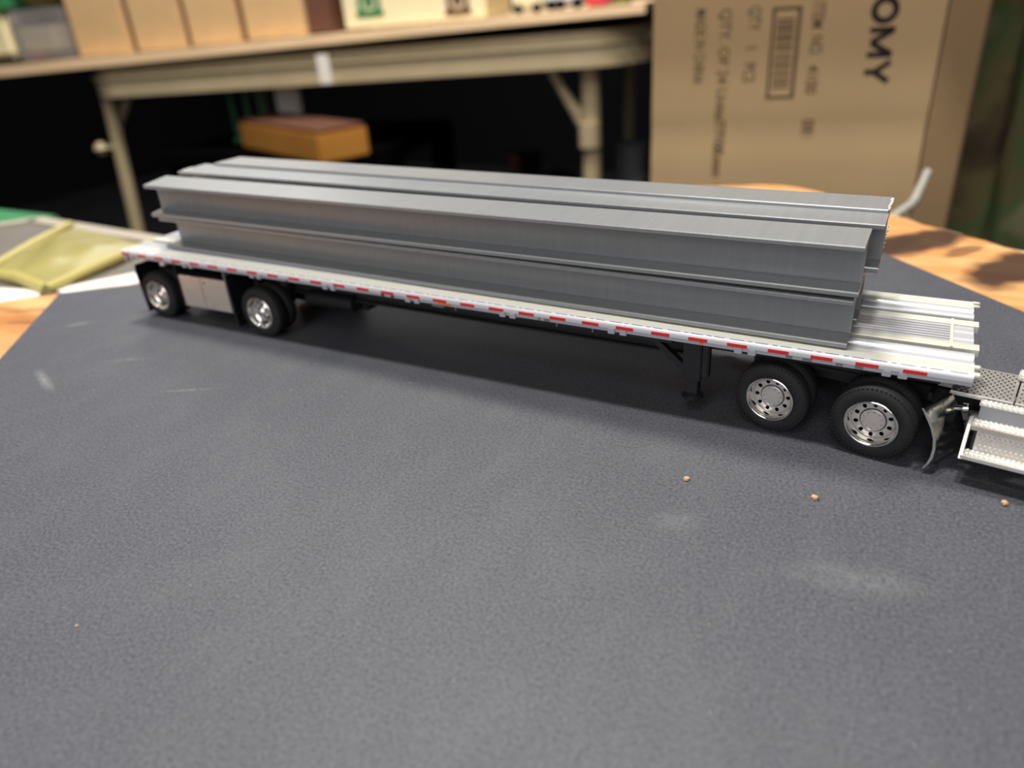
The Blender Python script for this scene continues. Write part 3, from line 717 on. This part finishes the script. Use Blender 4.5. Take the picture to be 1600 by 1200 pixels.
prt('1', 1166, 70, 17, 'inkfade', True, .8)
prt('PCS', 1163, 98, 17, 'inkfade', True, .72)
prt('ITEM', 1272, 2, 17, 'inkfade', True, .72)
prt('NO.', 1268, 55, 17, 'inkfade', True, .66)
prt('4100', 1262, 102, 17, 'inkfade', True, .86)
prt('01', 1254, 186, 18, 'inkfade', True, .9)
def panel_pt(u, v):
    ray = at(u, v, 520)-CAM; t = ((p0-CAM).dot(ey)-.15)/ray.dot(ey); q = CAM+ray*t; return (q-p0).dot(ex), q.z-ZF
def stroke(mb, p, q, w):
    p = Vector(p); q = Vector(q); d = (q-p).normalized(); n = Vector((-d.y, d.x))*w/2
    vs = [p+n, p-n, q-n, q+n]
    mb.add([(v.x, -.2, v.y) for v in vs]+[(v.x, -.1, v.y) for v in vs], [(0, 1, 2, 3), (4, 7, 6, 5), (0, 4, 5, 1), (1, 5, 6, 2), (2, 6, 7, 3), (3, 7, 4, 0)])
def letter(ch, u0, u1, v0, v1):            # u0..u1 baseline to cap line, v0..v1 from the letter's left to its right side
    (xa_, za_), (xb_, _), (_, zb2) = panel_pt(u0, (v0+v1)/2), panel_pt(u1, (v0+v1)/2), panel_pt((u0+u1)/2, v1)
    _, zt2 = panel_pt((u0+u1)/2, v0)
    P_ = lambda a, b: (xa_+(xb_-xa_)*b, zt2+(zb2-zt2)*a)      # a: across the letter, b: up the letter
    w = abs(zt2-zb2)*.25; mb = MB()
    if ch == 'M':
        for p, q in (((.1, 0), (.1, 1)), ((.1, .97), (.5, .1)), ((.5, .1), (.9, .97)), ((.9, 0), (.9, 1))): stroke(mb, P_(*p), P_(*q), w*.8)
    elif ch == 'Y':
        for p, q in (((.5, 0), (.5, .45)), ((.5, .4), (.08, 1)), ((.5, .4), (.92, 1))): stroke(mb, P_(*p), P_(*q), w)
    elif ch == 'T':
        for p, q in (((.5, 0), (.5, 1)), ((0, .9), (1, .9))): stroke(mb, P_(*p), P_(*q), w)
    else:
        N_ = 24
        for k in range(N_):
            a, b = 2*math.pi*k/N_, 2*math.pi*(k+1.15)/N_
            stroke(mb, P_(.5+.4*math.cos(a), .5+.42*math.sin(a)), P_(.5+.4*math.cos(b), .5+.42*math.sin(b)), w)
    mb.build('printed_letter', 'ink', ct, 'black printed letter '+ch)
letter('T', 1372, 1414, -52, -10)
letter('O', 1363, 1404, -6, 37)
letter('M', 1357, 1396, 42, 90)
letter('Y', 1350, 1389, 94, 131)
# barcode in its frame
bc = MB()
xa, za = panel_pt(1208, 12); xb, zb_ = panel_pt(1254, 12); xc_, zc_ = panel_pt(1203, 155); xd, zd = panel_pt(1240, 155)
x0, x1, z1, z0 = xa, xb, za, zc_
for r in ((x0, x1, z1-2, z1), (x0, x1, z0, z0+2), (x0, x0+2, z0, z1), (x1-2.4, x1, z0, z1)): bc.box(r[0], r[1], -.18, -.1, r[2], r[3])
z = z1-7; rn = random.Random(11)
while z > z0+8:
    w = rn.choice((.5, .8, 1.2, 1.6)); bc.box(x0+3.2, x1-4, -.18, -.1, z-w, z); z -= w+rn.choice((.5, .8, 1.3))
bc.build('barcode', 'inkfade', ct, 'framed printed barcode')

# unseen board added above the carton, out of frame, to shade its top
sh = empty('shade_board', (p0.x, p0.y, 230), 'unseen wooden board added above the tall carton to shade it', 'shade board'); sh.rotation_euler = ct.rotation_euler
MB().box(-60, Wc+420, -84, 260, 0, 14, 1).build('shade_panel', 'plywood', sh)
MB().box(Wc+400, Wc+418, 200, 256, -990, 0, 1).build('upright', 'plywood', sh)

# bent rod by the carton
ra, rb, rc = at(1392, 342, 420), at(1427, 318, 424), at(1450, 268, 430)
rd = at(1340, 372, 416)
o = MB(); o.tube([(rd.x, rd.y, ZF), (rd.x, rd.y, rd.z-12), rd, ra, rb+(ra-rb)*.12, rb+(rc-rb)*.12, rc], [3.2, 3.2, 2.8, 2.8, 2.8, 2.8, 2.6], 12)
o.build('bent_rod', 'metalrod', label='pale bent metal rod sticking up behind the slab beside the carton', cat='rod')

# camouflage cloth hanging at the right
q0 = at(1520, 420, 700); q1 = at(1700, 420, 700); ecx = (q1-q0); ecx.z = 0; ecx.normalize(); ecy = Vector((-ecx.y, ecx.x, 0))
m = MB(); nb = 40; vs = []
for i in range(nb+1):
    for j in range(nb+1):
        x = -45+365*i/nb; z = -300+520*j/nb
        dd = 16*math.sin(x*.045)+9*math.sin(x*.11+z*.01)+5*mn.noise(Vector((x*.02, z*.02, 3)))
        p = q0+ecx*x+ecy*dd; vs.append((p.x, p.y, z))
fs = [(i*(nb+1)+j, (i+1)*(nb+1)+j, (i+1)*(nb+1)+j+1, i*(nb+1)+j+1) for i in range(nb) for j in range(nb)]
kk = len(vs); off = ecy*3
m.add(vs+[(x+off.x, y+off.y, z) for x, y, z in vs], fs+[tuple(q+kk for q in f)[::-1] for f in fs], True)
m.build('camouflage_cloth', 'camo', label='green and brown camouflage cloth hanging at the right edge beside the carton', cat='cloth')

# ================================================================== FOLDING TABLE BEHIND
TL, TR = at(112, 125, 1430), at(1012, 60, 1130)
tx = (TR-TL); TW = tx.length; tx.normalize(); tn = Vector((-tx.y, tx.x, 0)).normalized(); tz = tx.cross(tn)
TM = Matrix(((tx.x, tn.x, tz.x, TL.x*S), (tx.y, tn.y, tz.y, TL.y*S), (tx.z, tn.z, tz.z, TL.z*S), (0, 0, 0, 1)))
def tthing(name, label, cat, x, y, z, group=None):
    o = bpy.data.objects.new(name, None); COL.objects.link(o); o.matrix_world = TM @ Matrix.Translation(Vector((x, y, z))*S); o.empty_display_size = .02
    return tag(o, label, cat, group)
def tpt(u, v, y=0):                   # where the ray through pixel (u, v) meets the table's upright plane at depth y
    ray = at(u, v, 1000)-CAM; t = ((TL-CAM).dot(tn)+y)/ray.dot(tn); q = CAM+ray*t-TL; return q.dot(tx), q.dot(tz)
tb_ = tthing('folding_table', 'beige plastic folding table with rounded corners behind the model', 'table', 0, 0, 0)
def rrect(x0, x1, y0, y1, r, n=8):
    P_ = []
    for cx, cy, a0 in ((x1-r, y0+r, -90), (x1-r, y1-r, 0), (x0+r, y1-r, 90), (x0+r, y0+r, 180)):
        for k in range(n+1):
            a = math.radians(a0+90*k/n); P_.append((cx+r*math.cos(a), cy+r*math.sin(a)))
    return P_
m = MB(); m.prism(rrect(0, TW, 0, 620, 95), -36, -4, 'z', smooth=True); m.build('table_rim', 'tablerim', tb_)
m = MB(); m.prism(rrect(-4, TW+4, -4, 624, 98), -4, 0, 'z', smooth=True); m.build('table_edge', 'tablerim', tb_)
m = MB(); m.prism(rrect(6, TW-6, 8, 612, 88), 0, 16, 'z', smooth=True); m.build('table_top', 'tablerim', tb_)
cx_, _ = tpt(506, 95, 0); MB().box(cx_-12, cx_+12, -5.5, -3, -36, 12, 1).build('rim_clip', 'plainwhite', tb_, 'pale clip on the rim')
lx_, lz_ = tpt(170, 155, 40); lx2, lz2 = tpt(219, 369, 40)
def leg(p, q, r, nm='leg'):
    o = MB(); o.tube([p, q], r, 14); return o.build(nm, 'tablerim', tb_)
Hleg = (ZF-TL.z)
leg((lx_, 40, -36), (lx_+(lx2-lx_)*(-(Hleg)-36)/(-lz2+lz_) if False else lx_+(lx2-lx_)/(lz2-lz_)*(Hleg+36-10), 40, Hleg+24), 13)
b1 = tpt(200, 152, 60); b2 = tpt(183, 205, 60); leg((b1[0], 60, b1[1]), (b2[0], 60, b2[1]), 8, 'brace')
kx, kz = tpt(158, 232, 20); o = MB(); o.tube([(kx, 20, kz-12), (kx, 20, kz), (kx, 20, kz+12)], [6, 14, 6], 12); o.tube([(kx, 22, kz), (kx+34, 38, kz)], 4, 8); o.build('latch_knob', 'tablerim', tb_)
rx, rz_ = tpt(922, 105, 40); rx2, rz2 = tpt(926, 285, 40)
leg((rx, 40, -36), (rx+(rx2-rx)/(rz2-rz_)*(Hleg-rz_), 40, Hleg+45), 16)
b1 = tpt(858, 104, 40); b2 = tpt(924, 222, 40); leg((b1[0], 40, b1[1]), (b2[0], 40, b2[1]), 8, 'brace')
b1 = tpt(885, 150, 40); b2 = tpt(915, 190, 40); leg((b1[0], 42, b1[1]), (b2[0], 42, b2[1]), 7, 'brace')
o = MB(); o.tube([(b2[0]+8, 34, b2[1]-40), (b2[0]+8, 34, b2[1])], 19, 14); o.build('leg_collar', 'tablerim', tb_)
leg((lx_, 560, -36), (lx_+30, 560, Hleg+40), 13); leg((rx, 560, -36), (rx-20, 560, Hleg+60), 13)
# plywood sheet on top, overhanging to the left
ply = tthing('plywood_sheet', 'pale plywood sheet laid over the beige folding table', 'board', 0, 0, 0)
vx, vz = tpt(1012, 14, -10); 
zt0 = tpt(500, 72, -10)[1]; zpl = tpt(110, 112, -10)[1]
pb = []
m = MB()
a1x, a1z = tpt(1008, 20, -10); a0x, a0z = tpt(0, 120, -10)
t1x, t1z = tpt(1008, 4, -10); t0x, t0z = tpt(0, 104, -10)
m.add([(a0x-200, -10, a0z+(a0z-a1z)*.15), (a1x, -10, a1z), (t1x, -10, t1z), (t0x-200, -10, t0z+(t0z-t1z)*.15)]+[(a0x-200, 640, a0z+(a0z-a1z)*.15), (a1x, 640, a1z), (t1x, 640, t1z), (t0x-200, 640, t0z+(t0z-t1z)*.15)],
      [(0, 1, 2, 3), (4, 7, 6, 5), (0, 4, 5, 1), (3, 2, 6, 7), (0, 3, 7, 4), (1, 5, 6, 2)])
m.build('sheet', 'plywood', ply)
def plyz(x): return t0z+(t1z-t0z)*(x-t0x)/(t1x-t0x)
def tbox(name, u0, u1, v, h, dy, m, label, cat, group=None, y=25, gap=0, bev=3, mid=None):
    xa_, _ = tpt(u0, v, y); xb_, _ = tpt(u1, v, y); z = max(plyz(xa_), plyz(xb_))+.3
    t = tthing(name, label, cat, xa_, y, z, group)
    return t, xb_-xa_, z
fam = 'plain brown boxes in a row on the plywood'
for i, (u0, u1, v) in enumerate(((124, 206, 84), (216, 292, 78), (301, 378, 70), (388, 482, 62))):
    lab = ('plain brown box at the left end of the row, beside the clear tub', 'plain brown box, second from the left in the row', 'plain brown box, third from the left in the row', 'plain brown box at the right end of the row, the widest')[i]
    t, w, z = tbox('brown_box', u0, u1, v, 0, 0, 'tan', lab, 'box', fam)
    MB().box(0, w, 0, 160, 0, 300, 2).build('box_body', 'tan', t)
    MB().box(w+.5, w+7, 10, 150, 0, 290, 1).build('gap_strip', 'brown', t, 'dark strip painting the shaded gap')  # brown strip paints in the dark shade between neighbouring boxes
t, w, z = tbox('book', 488, 526, 62, 0, 0, 'brown', 'dark reddish-brown book standing between the brown boxes and the cream box', 'book')
MB().box(0, w, 0, 150, 0, 240, 2).build('cover', 'brown', t); MB().box(2, w-2, -2, 2, 4, 236, 1).build('spine', 'brown', t)
t, w, z = tbox('cream_box', 540, 762, 40, 0, 0, 'creambox', 'cream box with a round green emblem and a round brown emblem', 'box')
MB().box(0, w, 0, 150, 0, 160, 2).build('box_body', 'creambox', t)
for u, v, r, mm in ((575, 4, 22, 'green'), (714, 2, 20, 'brown')):
    gx, gz = tpt(u, v, 23); x_ = gx-(tpt(540, 40, 25)[0]); zz = gz-z
    o = MB(); o.lathe([(-1.4, r*.62), (-1.4, r), (0, r)], 28, (x_, 0, zz)); o.lathe([(0, r*.62), (-1.4, r*.62)], 28, (x_, 0, zz)); o.build('emblem_ring', mm, t, 'round '+('green' if mm == 'green' else 'brown')+' emblem ring')
    MB().box(x_-r*.38, x_+r*.38, -1.3, 0, zz-r*.3, zz+r*.5, 1).build('emblem_centre', mm, t)
    MB().box(x_-r*1.15, x_+r*1.15, -1.2, 0, zz-r*1.0, zz-r*.55, 1).build('emblem_banner', mm, t)
# small toys at the right end of the plywood
t, w, z = tbox('toy_bus', 800, 848, 10, 0, 0, 'creambox', 'small cream toy van on the plywood right of the cream box', 'toy vehicle')
MB().box(0, w, 0, 40, 5, 45, 6).build('body', 'creambox', t)
for x_ in (10, w-10):
    o = MB(); o.lathe([(-2, 0), (-2, 7), (4, 7)], 16, (x_, 0, 7)); o.build('wheel', 'dark', t)
t, w, z = tbox('toy_lorry', 852, 912, 5, 0, 0, 'white', 'small silver-white toy lorry on the plywood', 'toy vehicle')
MB().box(0, w, 0, 40, 9, 30, 4).build('body', 'white', t); MB().box(w*.7, w, 0, 40, 12, 50, 4).build('cab', 'white', t)
for x_ in (10, 24, w-10):
    o = MB(); o.lathe([(-2, 0), (-2, 8), (4, 8)], 16, (x_, 0, 8)); o.build('wheel', 'dark', t)
t, w, z = tbox('red_block', 914, 950, 4, 0, 0, 'pinkred', 'red toy box beside the silver-white toy lorry', 'toy')
MB().box(0, w, 0, 45, 0, 60, 4).build('block_body', 'pinkred', t); MB().box(4, w-4, -1, 3, 20, 40, 1).build('block_panel', 'pinkred', t)
t, w, z = tbox('moss_clump', 952, 985, 4, 0, 0, 'olive', 'low green moss clump at the right corner of the plywood', 'model scenery', y=2)
bm = bmesh.new(); bmesh.ops.create_icosphere(bm, subdivisions=3, radius=1)
vs = [(w/2+v.co.x*(w/2)*(1+.25*mn.noise(v.co*4)), 12+v.co.y*14, max(0, v.co.z)*8*(1+.4*mn.noise(v.co*5))) for v in bm.verts]; bm.verts.index_update()
MB().add(vs, [tuple(v.index for v in f.verts) for f in bm.faces], True).build('moss', 'olive', t); bm.free()
# left end: cream tub, clear tub, olive ball, green lid
t, w, z = tbox('cream_tub', -60, 26, 92, 0, 0, 'creambox', 'cream tub at the left edge of the plywood under a green lid', 'tub')
MB().box(0, w, 0, 90, 12, 95, 10).build('tub_body', 'creambox', t); MB().box(0, w, 0, 90, 0, 12, 2).build('tub_base', 'dark', t); MB().box(-4, w+10, -4, 94, 96, 120, 4).build('tub_lid', 'green', t, 'green lid')
t, w, z = tbox('clear_tub', 30, 116, 90, 0, 0, 'clear', 'clear plastic tub of tan parts beside the brown boxes', 'tub')
MB().box(0, w, 0, 90, 0, 92, 6).build('tub_wall', 'clear', t, 'clear plastic wall')
MB().box(6, w*.72, 8, 80, 16, 62, 6).build('contents', 'creambox', t, 'tan contents'); MB().box(30, 44, 5, 20, 4, 15, 3).build('contents', 'pinkred', t, 'small red piece')
t, w, z = tbox('moss_ball', 34, 104, 88, 0, 0, 'olive', 'olive-green moss ball sitting on the clear plastic tub', 'model scenery')
bm = bmesh.new(); bmesh.ops.create_icosphere(bm, subdivisions=4, radius=1)
vs = [(w/2+v.co.x*(w/2)*(1+.12*mn.noise(v.co*5)), 45+v.co.y*40, 92+58+v.co.z*58*(1+.12*mn.noise(v.co*6))) for v in bm.verts]; bm.verts.index_update()
MB().add(vs, [tuple(v.index for v in f.verts) for f in bm.faces], True).build('moss', 'olive', t); bm.free()

# under the table: post, wooden block, green frames, stool
def world_box(name, u0, u1, vb, d, h, dy, m, label, cat, z0=None, bev=4, rz=None, partn='body'):
    a = at(u0, vb, d); b = at(u1, vb, d); x_ = b-a; x_.z = 0; w = x_.length
    t = bpy.data.objects.new(name, None); COL.objects.link(t); t.location = Vector((a.x, a.y, a.z if z0 is None else z0))*S
    t.rotation_euler = (0, 0, math.atan2(x_.y, x_.x) if rz is None else rz); tag(t, label, cat)
    o = MB().box(0, w, 0, dy, 0, h, bev).build(partn, m, t)
    return t, w
zlow = at(450, 250, 1500).z
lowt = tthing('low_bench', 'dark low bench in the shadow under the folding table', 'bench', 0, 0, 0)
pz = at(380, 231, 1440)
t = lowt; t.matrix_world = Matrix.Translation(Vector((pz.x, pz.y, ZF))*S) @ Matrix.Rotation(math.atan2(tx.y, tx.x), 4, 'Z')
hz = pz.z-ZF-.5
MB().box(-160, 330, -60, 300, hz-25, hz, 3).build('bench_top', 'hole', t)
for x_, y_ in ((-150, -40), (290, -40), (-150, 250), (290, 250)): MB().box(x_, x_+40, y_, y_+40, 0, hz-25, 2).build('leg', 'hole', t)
a = at(380, 231, 1440); kz_ = (at(497, 256, 1000)-CAM).z/1000; b = at(497, 256, (a.z-CAM.z)/kz_); x_ = b-a; x_.z = 0
t = bpy.data.objects.new('wooden_block', None); COL.objects.link(t); t.location = Vector((a.x, a.y, ZF+hz))*S; t.rotation_euler = (0, 0, math.atan2(x_.y, x_.x)-.0)
tag(t, 'orange-brown wooden block with a dark top, below the folding table', 'block')
wbl = x_.length
bz = 50
MB().box(0, wbl*1.05, 0, 95, 0, bz, 4).build('block_body', 'orange', t); MB().box(2, wbl*1.05-2, 2, 93, bz-.5, bz+4, 2).build('block_top', 'brown', t, 'dark brown top')
a = at(440, 190, 1560)
t, w = world_box('white_post', 437, 474, 190, 1470, 140, 30, 'plainwhite', 'white upright post behind the orange-brown block', 'post', z0=ZF+hz+.5)
t, w = world_box('green_trestle', 355, 412, 172, 1480, 8, 20, 'green', 'small green trestle frame left of the white post', 'frame', z0=ZF+hz+.5, bev=1, partn='foot_bar')
for x_ in (4, 34, w-8): MB().box(x_, x_+8, 6, 14, 0, 110, 1).build('upright', 'green', t)
MB().box(0, w, 5, 15, 96, 106, 1).build('cross_bar', 'green', t)
# floor clutter, hardly visible
rn = random.Random(21)
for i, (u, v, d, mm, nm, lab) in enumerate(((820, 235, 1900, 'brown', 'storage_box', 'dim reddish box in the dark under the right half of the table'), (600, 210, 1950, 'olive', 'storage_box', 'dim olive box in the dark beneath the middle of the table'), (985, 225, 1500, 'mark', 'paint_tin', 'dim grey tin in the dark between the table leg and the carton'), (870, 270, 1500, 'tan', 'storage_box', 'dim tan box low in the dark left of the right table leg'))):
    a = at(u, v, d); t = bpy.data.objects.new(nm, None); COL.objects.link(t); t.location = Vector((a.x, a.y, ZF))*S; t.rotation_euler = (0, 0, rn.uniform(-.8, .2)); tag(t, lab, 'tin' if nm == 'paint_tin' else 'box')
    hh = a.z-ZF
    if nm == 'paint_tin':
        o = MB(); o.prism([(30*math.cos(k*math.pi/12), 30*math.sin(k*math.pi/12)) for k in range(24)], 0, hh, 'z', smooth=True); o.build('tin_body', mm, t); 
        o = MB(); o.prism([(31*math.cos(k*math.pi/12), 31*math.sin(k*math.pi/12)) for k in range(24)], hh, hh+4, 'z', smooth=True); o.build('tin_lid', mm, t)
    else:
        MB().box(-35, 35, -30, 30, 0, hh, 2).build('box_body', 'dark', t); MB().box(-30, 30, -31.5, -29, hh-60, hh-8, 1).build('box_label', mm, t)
